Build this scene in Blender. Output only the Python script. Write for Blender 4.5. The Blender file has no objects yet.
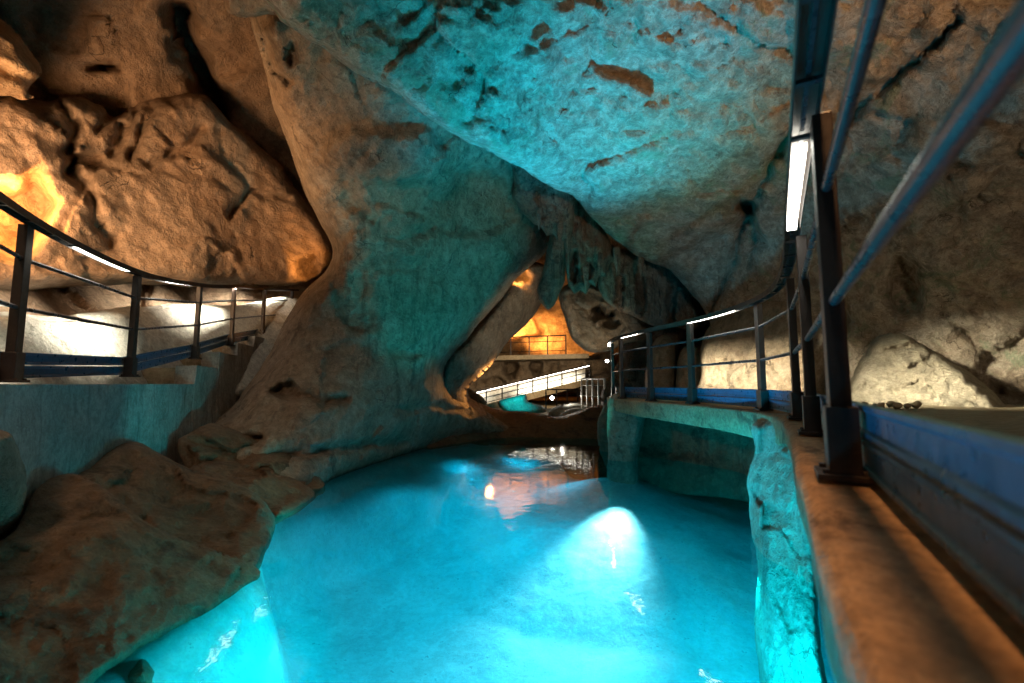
import bpy, math, random
import numpy as np
from mathutils import Vector

random.seed(7)
SC = bpy.context.scene
COL = SC.collection

# ------------------------------------------------------------------ camera frame
CAMZ = 1.35                      # lens height over the water, water is z = 0
F = 455.0                        # 16 mm on 36 mm, in pixels of a 1024 wide frame
PITCH = math.radians(5.3)
CP, SP = math.cos(PITCH), math.sin(PITCH)

def W(px, py, Y):
    """world point seen in direction (px, py) at forward distance Y (numpy arrays ok)"""
    cx = (np.asarray(px, float) - 512.0) / F
    cy = (341.5 - np.asarray(py, float)) / F
    dy = CP - SP * cy
    dz = SP + CP * cy
    t = np.asarray(Y, float) / dy
    return np.stack([cx * t, dy * t, CAMZ + dz * t], axis=-1)

# ------------------------------------------------------------------ noise
_rng = np.random.RandomState(11)
_perm = _rng.permutation(256)
_perm = np.concatenate([_perm, _perm, _perm])
_g = _rng.normal(size=(256, 3)); _g /= np.linalg.norm(_g, axis=1)[:, None]

def perlin(p):
    i = np.floor(p).astype(int); f = p - i
    u = f * f * f * (f * (f * 6 - 15) + 10)
    i &= 255
    out = 0
    for dx in (0, 1):
        wx = u[:, 0] if dx else 1 - u[:, 0]
        for dy in (0, 1):
            wy = u[:, 1] if dy else 1 - u[:, 1]
            for dz in (0, 1):
                wz = u[:, 2] if dz else 1 - u[:, 2]
                h = _perm[_perm[_perm[i[:, 0] + dx] + i[:, 1] + dy] + i[:, 2] + dz]
                d = f - np.array([dx, dy, dz])
                out = out + wx * wy * wz * np.einsum('ij,ij->i', _g[h], d)
    return out

def fbm(p, scale, octaves=4, gain=0.5, ridge=False, off=0.0):
    p = p * scale + off
    a, s, tot = 1.0, 0.0, 0.0
    for _ in range(octaves):
        n = perlin(p)
        if ridge:
            n = 0.5 - 2 * np.abs(n)
        s = s + a * n
        tot += a
        a *= gain
        p = p * 2.03 + 17.1
    return s / tot * 1.6

_cj = _rng.rand(256, 3)
def cells(p, scale, off=0.0):
    """broken faces: tilted facet per cell, with a crevice where two cells meet"""
    p = p * scale + off
    i = np.floor(p).astype(int)
    f1 = np.full(len(p), 9.0); f2 = f1.copy(); val = np.zeros(len(p))
    for dx in (-1, 0, 1):
        for dy in (-1, 0, 1):
            for dz in (-1, 0, 1):
                c = i + np.array([dx, dy, dz]); h = c & 255
                k = _perm[_perm[_perm[h[:, 0]] + h[:, 1]] + h[:, 2]]
                v = p - (c + _cj[k]); d = np.linalg.norm(v, axis=1)
                near = d < f1
                f2 = np.where(near, f1, np.minimum(f2, d))
                val = np.where(near, np.einsum('ij,ij->i', v, _g[k]) + 0.6 * (_cj[k, 0] - 0.5), val)
                f1 = np.where(near, d, f1)
    return 0.9 * val + 0.13 * np.exp(-((f2 - f1) / 0.09) ** 2)

# ------------------------------------------------------------------ object helpers
def mesh_obj(name, verts, faces, mat, parent=None, smooth=True):
    me = bpy.data.meshes.new(name)
    verts = np.asarray(verts, float)
    o = bpy.data.objects.new(name, me)
    if parent is None:
        org = np.array([verts[:, 0].mean(), verts[:, 1].mean(), verts[:, 2].min()])
    else:
        org = np.array(parent.location)
    me.from_pydata((verts - org).tolist(), [], faces)
    me.materials.append(mat)
    if smooth:
        me.polygons.foreach_set('use_smooth', [True] * len(me.polygons))
    me.update()
    COL.objects.link(o)
    if parent is None:
        o.location = org
    else:
        o.parent = parent
    return o

def tag(o, label, cat, group=None):
    o['label'] = label; o['category'] = cat
    if group: o['group'] = group
    return o

def struct(o):
    o['kind'] = 'structure'
    return o

def thing(name, loc, label, cat, group=None):
    o = bpy.data.objects.new(name, None)
    o.empty_display_size = 0.2
    o.location = loc
    COL.objects.link(o)
    return tag(o, label, cat, group)

class MB:
    """collects bars, boxes and tubes into one mesh"""
    def __init__(s): s.v, s.f = [], []
    def add(s, vs, fs):
        n = len(s.v); s.v += [tuple(map(float, v)) for v in vs]; s.f += [tuple(n + i for i in f) for f in fs]
    def hexa(s, lo, hi):
        s.add(list(lo) + list(hi), [(3, 2, 1, 0), (4, 5, 6, 7), (0, 1, 5, 4), (1, 2, 6, 5), (2, 3, 7, 6), (3, 0, 4, 7)])
    def box(s, c, size, ang=0.0):
        c = np.array(c, float); sx, sy, sz = np.array(size) / 2
        ca, sa = math.cos(ang), math.sin(ang)
        def P(x, y, z): return c + np.array([x * ca - y * sa, x * sa + y * ca, z])
        s.hexa([P(-sx, -sy, -sz), P(sx, -sy, -sz), P(sx, sy, -sz), P(-sx, sy, -sz)],
               [P(-sx, -sy, sz), P(sx, -sy, sz), P(sx, sy, sz), P(-sx, sy, sz)])
    def tube(s, a, b, r, n=10):
        s.sweep([a, b], [(r * math.cos(t), r * math.sin(t)) for t in np.linspace(0, 2 * math.pi, n, endpoint=False)])
    def sweep(s, path, prof, caps=True):
        """profile (side, up) swept along a path; side is the horizontal right of travel"""
        path = np.asarray(path, float); n = len(path); k = len(prof)
        tan = np.gradient(path, axis=0) if n > 2 else np.array([path[1] - path[0]] * 2)
        tan /= np.linalg.norm(tan, axis=1)[:, None]
        vs = []
        for i in range(n):
            t = tan[i]
            side = np.cross(t, [0, 0, 1.0])
            if np.linalg.norm(side) < 1e-4: side = np.array([1.0, 0, 0])
            side /= np.linalg.norm(side)
            up = np.cross(side, t)
            for (a, b) in prof: vs.append(path[i] + side * a + up * b)
        fs = []
        for i in range(n - 1):
            for j in range(k):
                j2 = (j + 1) % k
                fs.append((i * k + j, i * k + j2, (i + 1) * k + j2, (i + 1) * k + j))
        if caps:
            fs.append(tuple(range(k - 1, -1, -1))); fs.append(tuple((n - 1) * k + j for j in range(k)))
        s.add(vs, fs)
    def build(s, name, mat, parent=None, smooth=False, bevel=0.0):
        o = mesh_obj(name, s.v, s.f, mat, parent, smooth)
        if bevel:
            m = o.modifiers.new('Bevel', 'BEVEL'); m.width = bevel; m.segments = 2; m.limit_method = 'ANGLE'
        return o

def catmull(pts, n):
    pts = np.asarray(pts, float)
    p = np.vstack([2 * pts[0] - pts[1], pts, 2 * pts[-1] - pts[-2]])
    out = []
    for i in range(1, len(p) - 2):
        for t in np.linspace(0, 1, n, endpoint=False):
            a, b, c, d = p[i - 1], p[i], p[i + 1], p[i + 2]
            out.append(0.5 * (2 * b + (c - a) * t + (2 * a - 5 * b + 4 * c - d) * t * t + (3 * b - a - 3 * c + d) * t ** 3))
    out.append(pts[-1])
    return np.array(out)

def closed_smooth(pts, n):
    pts = np.asarray(pts, float); m = len(pts); out = []
    for i in range(m):
        a, b, c, d = pts[(i - 1) % m], pts[i], pts[(i + 1) % m], pts[(i + 2) % m]
        k = max(2, min(n, int(np.linalg.norm(c - b) / 5)))
        for t in np.linspace(0, 1, k, endpoint=False):
            out.append(0.5 * (2 * b + (c - a) * t + (2 * a - 5 * b + 4 * c - d) * t * t + (3 * b - a - 3 * c + d) * t ** 3))
    return np.array(out)

def tps(ctrl):
    """thin plate spline over pixel space of log distance"""
    c = np.array(ctrl, float); xy = c[:, :2] / 200.0; z = np.log(c[:, 2])
    n = len(c)
    if n < 5:
        mu = xy.mean(0)
        co = np.linalg.lstsq(np.hstack([np.ones((n, 1)), xy - mu]), z, rcond=None)[0]
        return lambda q: np.exp(np.clip(co[0] + (q / 200.0 - mu) @ co[1:], z.min() - 0.06, z.max() + 0.06))
    d = np.linalg.norm(xy[:, None] - xy[None], axis=2)
    K = np.where(d > 0, d * d * np.log(d + 1e-9), 0) + np.eye(n) * 0.02
    P = np.hstack([np.ones((n, 1)), xy])
    A = np.zeros((n + 3, n + 3)); A[:n, :n] = K; A[:n, n:] = P; A[n:, :n] = P.T
    s = np.linalg.solve(A, np.concatenate([z, np.zeros(3)]))
    lo, hi = z.min() - 0.25, z.max() + 0.25
    def f(q):
        q = q / 200.0
        r = np.linalg.norm(q[:, None] - xy[None], axis=2)
        k = np.where(r > 0, r * r * np.log(r + 1e-9), 0)
        return np.exp(np.clip(k @ s[:n] + s[n] + q @ s[n + 1:], lo, hi))
    return f

def signed(q, poly):
    """distance to a polygon, positive inside, and the nearest outline point"""
    best = np.full(len(q), 1e18); near = np.zeros_like(q); inside = np.zeros(len(q), bool)
    m = len(poly)
    for i in range(m):
        a, b = poly[i], poly[(i + 1) % m]
        ab = b - a
        t = np.clip(((q - a) @ ab) / max(ab @ ab, 1e-9), 0, 1)
        pr = a + t[:, None] * ab
        d = ((q - pr) ** 2).sum(1)
        w = d < best
        best[w] = d[w]; near[w] = pr[w]
        if a[1] != b[1]:
            c = ((a[1] > q[:, 1]) != (b[1] > q[:, 1])) & (q[:, 0] < (b[0] - a[0]) * (q[:, 1] - a[1]) / (b[1] - a[1]) + a[0])
            inside ^= c
    d = np.sqrt(best)
    return np.where(inside, d, -d), near

_seed = [0]
def rock(name, outline, ctrl, mat, step=4.0, edge=(18, 0.5), noise=((0.12, 0.9, 4, False), (0.05, 3.0, 4, True)),
         dents=(), cracks=(), thick=1.0, jitter=1.5, parent=None, smooth_n=6):
    """one solid rock mass: silhouette, real distances, rounded rims, craggy front, closed back"""
    _seed[0] += 1; off = _seed[0] * 7.31
    poly = closed_smooth(outline, smooth_n)
    if jitter:
        p3 = np.column_stack([poly, np.full(len(poly), off)])
        nx = fbm(p3, 0.045, 3, off=off); ny = fbm(p3, 0.045, 3, off=off + 50)
        poly = poly + jitter * np.column_stack([nx, ny])
    lo, hi = poly.min(0) - step, poly.max(0) + step
    xs = np.arange(lo[0], hi[0] + step, step); ys = np.arange(lo[1], hi[1] + step, step)
    nx_, ny_ = len(xs), len(ys)
    gx, gy = np.meshgrid(xs, ys)
    q = np.column_stack([gx.ravel(), gy.ravel()])
    sd, near = signed(q, poly)
    ins = (sd > 0).reshape(ny_, nx_)
    cell = ins[:-1, :-1] | ins[1:, :-1] | ins[:-1, 1:] | ins[1:, 1:]
    used = np.zeros((ny_, nx_), bool)
    used[:-1, :-1] |= cell; used[1:, :-1] |= cell; used[:-1, 1:] |= cell; used[1:, 1:] |= cell
    uf = used.ravel()
    snap = (sd <= 0) | ((sd < step * 0.35) & uf)
    q = np.where(snap[:, None], near, q); sd = np.where(snap, 0, sd)
    idx = -np.ones(nx_ * ny_, int); idx[uf] = np.arange(uf.sum())
    q = q[uf]; sd = sd[uf]
    Y = tps(ctrl)(q)
    Y0 = Y.copy()
    w, R = edge
    t = np.clip(sd / w, 0, 1)
    rim = 1 - np.sqrt(np.clip(1 - (1 - t) ** 2, 0, 1))
    for (dx, dy, rx, ry, dep) in dents:
        qn = np.column_stack([q * (0.8 / min(rx, ry)), np.full(len(q), dx * 0.37)])
        wx, wy = fbm(qn, 0.7, 3) * rx * 0.9, fbm(qn, 0.7, 3, off=40) * ry * 0.9
        r = ((q[:, 0] - dx + wx) / rx) ** 2 + ((q[:, 1] - dy + wy) / ry) ** 2
        Y = Y + dep * np.exp(-r ** 3)
    for (line, wd, dep) in cracks:
        qn = np.column_stack([q, np.full(len(q), off)])
        qq = q + np.column_stack([fbm(qn, 0.06, 4), fbm(qn, 0.06, 4, off=30)]) * 7
        best = np.full(len(q), 1e9); ln = np.asarray(line, float)
        for u, v in zip(ln[:-1], ln[1:]):
            d = v - u; tt = np.clip(((qq - u) @ d) / (d @ d), 0, 1)
            best = np.minimum(best, np.linalg.norm(qq - u - tt[:, None] * d, axis=1))
        wv = wd * (1 + 0.6 * fbm(qn, 0.09, 3, off=60))
        Y = Y + dep * np.exp(-(best / np.maximum(wv, 0.5)) ** 2)
    P = W(q[:, 0], q[:, 1], Y)
    dn = 0
    for (amp, sc, oc, rg, *sq) in noise:
        warp = np.column_stack([fbm(P, sc * 0.7, 2, off=off + 3 + k * 9) for k in range(3)]) * 0.35 / sc
        Pw = P + warp
        if sq: Pw = Pw * np.array([1, 1, sq[0]])
        dn = dn + amp * (cells(Pw, sc, off) if rg == 'cell' else fbm(Pw, sc, oc, ridge=rg, off=off))
    Y = Y + R * rim + dn * np.clip(0.35 + t, 0, 1)
    Vf = W(q[:, 0], q[:, 1], Y)
    c = q.mean(0)
    qb = q + (c - q) * 0.06
    Vb = W(qb[:, 0], qb[:, 1], Y0 + R + thick)
    n = len(Vf)
    faces = []; ec = {}
    jj, ii = np.nonzero(cell)
    for j, i in zip(jj, ii):
        a, b = idx[j * nx_ + i], idx[j * nx_ + i + 1]
        d, e = idx[(j + 1) * nx_ + i], idx[(j + 1) * nx_ + i + 1]
        fc = (int(a), int(d), int(e), int(b))
        faces.append(fc)
        for k in range(4):
            u, v = fc[k], fc[(k + 1) % 4]
            if (v, u) in ec: del ec[(v, u)]
            else: ec[(u, v)] = 1
    back = [tuple(n + v for v in reversed(f)) for f in faces]
    sides = [(u, n + u, n + v, v) for (u, v) in ec]
    return mesh_obj(name, np.vstack([Vf, Vb]), faces + back + sides, mat, parent)

# ------------------------------------------------------------------ lamps
def light(kind, loc, col, power, size=0.1, aim=None, angle=120, blend=0.4):
    d = bpy.data.lights.new('lamp', kind); d.energy = power; d.color = col
    o = bpy.data.objects.new(kind.lower() + '_lamp', d); COL.objects.link(o); o.location = loc
    d.shadow_soft_size = size
    d.cycles.use_multiple_importance_sampling = False
    if kind == 'SPOT':
        d.spot_size = math.radians(angle); d.spot_blend = blend
    if aim is not None:
        o.rotation_euler = (Vector(aim) - Vector(loc)).to_track_quat('-Z', 'Y').to_euler()
    return o

# ------------------------------------------------------------------ materials
def new_mat(name):
    m = bpy.data.materials.new(name); m.use_nodes = True
    nt = m.node_tree
    for n in list(nt.nodes): nt.nodes.remove(n)
    out = nt.nodes.new('ShaderNodeOutputMaterial')
    b = nt.nodes.new('ShaderNodeBsdfPrincipled')
    nt.links.new(b.outputs[0], out.inputs[0])
    return m, nt, b, out

class NT:
    def __init__(s, nt): s.nt = nt
    def n(s, t, **kw):
        nd = s.nt.nodes.new(t)
        for k, v in kw.items(): setattr(nd, k, v)
        return nd
    def l(s, a, b): s.nt.links.new(a, b)
    def noise(s, vec, scale, detail=6, rough=0.55, dist=0.0):
        nd = s.n('ShaderNodeTexNoise'); s.l(vec, nd.inputs['Vector'])
        nd.inputs['Scale'].default_value = scale; nd.inputs['Detail'].default_value = detail
        nd.inputs['Roughness'].default_value = rough; nd.inputs['Distortion'].default_value = dist
        return nd.outputs['Fac']
    def ramp(s, fac, lo, hi, a=0.0, b=1.0):
        nd = s.n('ShaderNodeMapRange', interpolation_type='SMOOTHSTEP'); s.l(fac, nd.inputs[0])
        nd.inputs[1].default_value = lo; nd.inputs[2].default_value = hi
        nd.inputs[3].default_value = a; nd.inputs[4].default_value = b
        return nd.outputs[0]
    def mix(s, fac, a, b, mode='MIX'):
        nd = s.n('ShaderNodeMix', data_type='RGBA', blend_type=mode)
        for sock, v in ((nd.inputs[0], fac), (nd.inputs[6], a), (nd.inputs[7], b)):
            if hasattr(v, 'links'): s.l(v, sock)
            elif isinstance(v, (int, float)): sock.default_value = v
            else: sock.default_value = (*v, 1)
        return nd.outputs[2]
    def math(s, op, a, b=0.0):
        nd = s.n('ShaderNodeMath', operation=op)
        for sock, v in ((nd.inputs[0], a), (nd.inputs[1], b)):
            if hasattr(v, 'links'): s.l(v, sock)
            else: sock.default_value = v
        return nd.outputs[0]
    def scaled(s, vec, x, y, z):
        nd = s.n('ShaderNodeVectorMath', operation='MULTIPLY'); s.l(vec, nd.inputs[0])
        nd.inputs[1].default_value = (x, y, z)
        return nd.outputs[0]

def rock_mat(name, c1, c2, stain, stain_amt=0.5, streak=0.3, crack=0.5, scale=1.0, blotch=None, blotch_lo=0.6,
             rough=0.72, bump=0.75, speck=0.5, crack_scale=0.9, streak_dir=(2.6, 2.6, 0.35), mottle=0.5, tint=None):
    m, nt, b, out = new_mat(name)
    N = NT(nt)
    pos = N.n('ShaderNodeNewGeometry').outputs['Position']
    big = N.noise(pos, 0.55 * scale, 5, 0.65, 0.6)
    mid = N.noise(pos, 2.3 * scale, 7, 0.7, 0.6)
    fine = N.noise(pos, 13 * scale, 5, 0.72)
    grain = N.noise(pos, 48 * scale, 3, 0.75)
    col = N.mix(N.ramp(big, 0.40, 0.60), c1, c2)
    col = N.mix(N.ramp(mid, 0.46, 0.60, 0, 0.7), col, tuple(0.5 * (x + y) * 1.18 for x, y in zip(c1, c2)))
    st = N.ramp(N.noise(pos, 1.1 * scale, 8, 0.74, 0.9), 0.52, 0.64, 0, stain_amt)
    col = N.mix(st, col, stain)
    mt = N.noise(pos, 5.5 * scale, 6, 0.8, 0.2)
    col = N.mix(mottle, col, N.mix(N.ramp(mt, 0.40, 0.60), (0.62, 0.60, 0.58), (1.2, 1.2, 1.2)), 'MULTIPLY')
    pit = N.ramp(fine, 0.60, 0.68)
    col = N.mix(N.math('MULTIPLY', pit, 0.55), col, tuple(x * 0.5 for x in stain))
    if streak:
        sv = N.noise(N.scaled(pos, *streak_dir), 2.0 * scale, 5, 0.6, 0.5)
        col = N.mix(N.ramp(sv, 0.5, 0.72, 0, streak), col, tuple(x * 0.45 for x in stain))
    if blotch is not None:
        bl = N.noise(pos, 2.1 * scale, 8, 0.82, 2.0)
        col = N.mix(N.ramp(bl, blotch_lo, blotch_lo + 0.09, 0, 0.55), col, blotch)
    if tint is not None:
        tn = N.noise(pos, 0.8, 7, 0.75, 1.0)
        col = N.mix(N.ramp(tn, 0.53, 0.62, 0, 0.6), col, tint)
    if crack:
        wn = N.n('ShaderNodeTexNoise'); N.l(pos, wn.inputs['Vector']); wn.inputs['Scale'].default_value = 1.6; wn.inputs['Detail'].default_value = 5
        wv = N.n('ShaderNodeVectorMath', operation='MULTIPLY_ADD'); N.l(wn.outputs['Color'], wv.inputs[0])
        wv.inputs[1].default_value = (1.1, 1.1, 1.1); N.l(pos, wv.inputs[2])
        vo = N.n('ShaderNodeTexVoronoi', feature='DISTANCE_TO_EDGE'); N.l(wv.outputs[0], vo.inputs['Vector']); vo.inputs['Scale'].default_value = crack_scale
        line = N.ramp(vo.outputs['Distance'], 0.0, 0.012, 1, 0)
        vmask = N.ramp(N.noise(pos, 1.7, 4), 0.5, 0.66)
        cr = N.math('MULTIPLY', line, vmask)
        col = N.mix(N.math('MULTIPLY', cr, crack), col, tuple(x * 0.2 for x in stain))
    col = N.mix(speck, col, N.mix(N.ramp(fine, 0.3, 0.7), (0.55, 0.53, 0.5), (1.25, 1.25, 1.25)), 'MULTIPLY')
    col = N.mix(speck * 0.8, col, N.mix(N.ramp(grain, 0.3, 0.7), (0.72, 0.72, 0.72), (1.2, 1.2, 1.2)), 'MULTIPLY')
    N.l(col, b.inputs['Base Color'])
    N.l(N.ramp(mid, 0.3, 0.7, rough - 0.12, rough + 0.12), b.inputs['Roughness'])
    b.inputs['Specular IOR Level'].default_value = 0.35
    h = N.math('MULTIPLY', mid, 1.0)
    h = N.math('ADD', h, N.math('MULTIPLY', mt, 0.8))
    h = N.math('ADD', h, N.math('MULTIPLY', fine, 0.7))
    h = N.math('SUBTRACT', h, N.math('MULTIPLY', pit, 0.12))
    h = N.math('ADD', h, N.math('MULTIPLY', grain, 0.2))
    if crack: h = N.math('SUBTRACT', h, N.math('MULTIPLY', cr, 0.35))
    bp = N.n('ShaderNodeBump'); bp.inputs['Strength'].default_value = bump; bp.inputs['Distance'].default_value = 0.16
    N.l(h, bp.inputs['Height']); N.l(bp.outputs[0], b.inputs['Normal'])
    return m

def metal_mat(name, col, metallic=0.0, rough=0.35, var=0.25, fleck=0.4):
    m, nt, b, out = new_mat(name); N = NT(nt)
    pos = N.n('ShaderNodeNewGeometry').outputs['Position']
    n = N.noise(pos, 9, 6, 0.65, 0.4)
    c = N.mix(N.ramp(n, 0.35, 0.7), tuple(x * (1 - var) for x in col), tuple(x * (1 + var) for x in col))
    fl = N.noise(pos, 70, 4, 0.7)
    c = N.mix(N.ramp(fl, 0.62, 0.72, 0, fleck), c, (0.12, 0.07, 0.04))
    N.l(c, b.inputs['Base Color'])
    b.inputs['Metallic'].default_value = metallic
    N.l(N.ramp(N.noise(pos, 22, 5), 0.3, 0.7, rough - 0.04, rough + 0.08), b.inputs['Roughness'])
    bp = N.n('ShaderNodeBump'); bp.inputs['Strength'].default_value = 0.12 * min(1, fleck * 2.5); bp.inputs['Distance'].default_value = 0.01
    N.l(fl, bp.inputs['Height']); N.l(bp.outputs[0], b.inputs['Normal'])
    return m

def emit_mat(name, col, strength):
    m, nt, b, out = new_mat(name)
    b.inputs['Base Color'].default_value = (0.8, 0.8, 0.8, 1)
    b.inputs['Emission Color'].default_value = (*col, 1)
    b.inputs['Emission Strength'].default_value = strength
    return m

M = {}
M['tan'] = rock_mat('pale tan limestone', (0.36, 0.27, 0.19), (0.42, 0.35, 0.27), (0.13, 0.10, 0.075), 0.45, 0.55, 0.6)
M['brown'] = rock_mat('brown limestone', (0.42, 0.28, 0.18), (0.37, 0.27, 0.19), (0.16, 0.12, 0.09), 0.4, 0.3, 0.8, crack_scale=0.6)
M['ceil'] = rock_mat('mottled ceiling limestone', (0.40, 0.33, 0.26), (0.46, 0.42, 0.36), (0.17, 0.13, 0.10), 0.5, 0.1, 0.8, 1.1,
                     blotch=(0.13, 0.07, 0.05), blotch_lo=0.56, crack_scale=1.3, mottle=0.85, tint=(0.20, 0.30, 0.20))
M['drip'] = rock_mat('ribbed flowstone', (0.28, 0.22, 0.17), (0.36, 0.30, 0.24), (0.07, 0.05, 0.045), 0.7, 0.8, 0.2, 1.8, streak_dir=(4, 4, 0.3))
M['wet'] = rock_mat('dark damp rock', (0.20, 0.125, 0.07), (0.27, 0.18, 0.11), (0.06, 0.04, 0.025), 0.7, 0.2, 0.3, 1.6, rough=0.6, bump=0.7)
M['pale'] = rock_mat('pale dusty rock', (0.60, 0.58, 0.50), (0.68, 0.66, 0.58), (0.34, 0.30, 0.22), 0.5, 0.1, 0.4, 2.0, speck=0.4)
M['pile'] = rock_mat('pale broken rock', (0.46, 0.42, 0.33), (0.52, 0.48, 0.39), (0.24, 0.20, 0.14), 0.4, 0.1, 0.3, 2.2)
M['amberwall'] = rock_mat('ochre cave rock', (0.42, 0.28, 0.16), (0.5, 0.36, 0.22), (0.2, 0.12, 0.07), 0.6, 0.2, 0.5, 0.8)
M['plaster'] = rock_mat('rough rendered wall', (0.40, 0.39, 0.36), (0.48, 0.47, 0.44), (0.22, 0.21, 0.19), 0.4, 0.5, 0.1, 2.2, bump=0.3)
M['ledge'] = rock_mat('earth stained concrete', (0.42, 0.25, 0.13), (0.48, 0.31, 0.18), (0.13, 0.07, 0.035), 0.8, 0.0, 0.15, 2.5, bump=0.6, speck=0.6)
M['path'] = rock_mat('trodden cave path', (0.36, 0.30, 0.20), (0.42, 0.35, 0.25), (0.20, 0.16, 0.10), 0.5, 0.0, 0.2, 2.0, rough=0.6, bump=0.3)
M['poolfloor'] = rock_mat('pale pool bed', (0.48, 0.52, 0.52), (0.55, 0.59, 0.58), (0.26, 0.30, 0.31), 0.3, 0.0, 0.0, 1.1, bump=0.16, speck=0.3, mottle=0.06)
M['darkmetal'] = metal_mat('dark painted steel', (0.026, 0.018, 0.016), 0.0, 0.42)
M['bluelitmetal'] = metal_mat('board with blue light in colour', (0.018, 0.10, 0.19), 0.2, 0.3, 0.15, 0.0)  # blue pool light on the dark boards is put into the base colour
M['rail'] = metal_mat('dark steel bar', (0.03, 0.042, 0.055), 0.3, 0.28, 0.15, 0.0)
M['whitemetal'] = metal_mat('white painted steel', (0.7, 0.68, 0.62), 0.0, 0.45)
M['led'] = emit_mat('white light strip', (1.0, 0.94, 0.80), 15)
M['lamp'] = emit_mat('white lamp lens', (1.0, 0.97, 0.88), 60)

def water_mat():
    m, nt, b, out = new_mat('clear pool water'); N = NT(nt)
    nt.nodes.remove(b)
    pos = N.n('ShaderNodeNewGeometry').outputs['Position']
    n1 = N.noise(N.scaled(pos, 1, 1, 1), 2.2, 3, 0.5, 0.4)
    n2 = N.noise(N.scaled(pos, 1, 1, 1), 9.0, 3, 0.5, 0.3)
    h = N.math('ADD', n1, N.math('MULTIPLY', n2, 0.22))
    bp = N.n('ShaderNodeBump'); bp.inputs['Strength'].default_value = 0.05; bp.inputs['Distance'].default_value = 0.1
    N.l(h, bp.inputs['Height'])
    fr = N.n('ShaderNodeFresnel'); fr.inputs['IOR'].default_value = 1.33; N.l(bp.outputs[0], fr.inputs['Normal'])
    tr = N.n('ShaderNodeBsdfTransparent'); tr.inputs[0].default_value = (0.35, 0.94, 1.0, 1)
    gl = N.n('ShaderNodeBsdfGlossy'); gl.inputs['Roughness'].default_value = 0.03; N.l(bp.outputs[0], gl.inputs['Normal'])
    mx = N.n('ShaderNodeMixShader'); N.l(fr.outputs[0], mx.inputs[0]); N.l(tr.outputs[0], mx.inputs[1]); N.l(gl.outputs[0], mx.inputs[2])
    N.l(mx.outputs[0], out.inputs[0])
    return m
M['water'] = water_mat()

# ------------------------------------------------------------------ THE SETTING: shell, pool bed, water
def cave_shell():
    n, m = 96, 48
    vs, fs = [], []
    th = np.linspace(0, 2 * math.pi, n, endpoint=False); ph = np.linspace(0.02, math.pi - 0.02, m)
    T, H = np.meshgrid(th, ph)
    d = np.column_stack([(np.sin(H) * np.cos(T)).ravel(), (np.sin(H) * np.sin(T)).ravel(), np.cos(H).ravel()])
    r = 1 + 0.12 * fbm(d, 2.0, 4)
    p = d * r[:, None] * np.array([13.0, 24.0, 9.0]) + np.array([0, 12.0, 2.0])
    for j in range(m - 1):
        for i in range(n):
            fs.append((j * n + i, j * n + (i + 1) % n, (j + 1) * n + (i + 1) % n, (j + 1) * n + i))
    return struct(mesh_obj('cave_wall', p, fs, M['brown']))
cave_shell()

SHELF = catmull([(-0.3, -1.0), (-0.9, 1.2), (-1.42, 3.1), (-2.1, 4.2), (-2.65, 4.95), (-2.2, 6.2), (-1.13, 7.7), (-0.9, 8.6), (0.3, 9.6), (1.2, 10.4)], 8)
def pool_floor():
    xs = np.arange(-6, 4.6, 0.06); ys = np.arange(-2, 12.4, 0.06)
    gx, gy = np.meshgrid(xs, ys); x, y = gx.ravel(), gy.ravel()
    p3 = np.column_stack([x, y, np.zeros_like(x)])
    wob = 0.16 * fbm(p3, 1.1, 4, off=3)
    sx = np.interp(y, SHELF[:, 1], SHELF[:, 0])
    k = 1 / (1 + np.exp((x - sx + wob) / 0.07))             # 1 on the left shelf
    k2 = 1 / (1 + np.exp((x - sx - 0.55 + wob * 2) / 0.2))
    deep = -1.28 + 0.07 * fbm(p3, 0.6, 3, off=9)
    rise = np.clip(1 - np.hypot((x - 1.9) * 0.9, y - 8.3) / 3.6, 0, 1)
    deep = deep + rise * 0.98
    shelf = -0.42 + 0.10 * fbm(p3, 1.5, 4, off=21)
    shore = np.interp(y, [-1, 2.0, 2.34, 2.74, 3.17, 3.8, 4.2, 5.0, 6.3, 8.6, 11.4], [-1.95, -1.97, -1.95, -1.88, -1.85, -2.1, -2.25, -2.6, -2.6, -2.1, -1.2])
    up = np.clip((sx - x) / np.maximum(sx - shore + 0.04, 0.15), 0, 0.93)
    shelf = shelf + 0.46 * up ** 1.4
    z = deep * (1 - k) + shelf * k + 0.12 * k2 * (1 - k)
    z = np.minimum(z + 0.018 * fbm(p3, 4.5, 4, ridge=True, off=5), -0.03)
    v = np.column_stack([x, y, z]); nx = len(xs)
    j, i = np.meshgrid(np.arange(len(ys) - 1), np.arange(nx - 1), indexing='ij')
    a = (j * nx + i).ravel()
    fs = np.column_stack([a, a + 1, a + nx + 1, a + nx]).tolist()
    return struct(mesh_obj('pool_floor', v, fs, M['poolfloor']))
pool_floor()

w = MB(); w.add([(-6, -2, 0), (4.6, -2, 0), (4.6, 12.6, 0), (-6, 12.6, 0)], [(0, 1, 2, 3)])
struct(w.build('water', M['water']))

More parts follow.
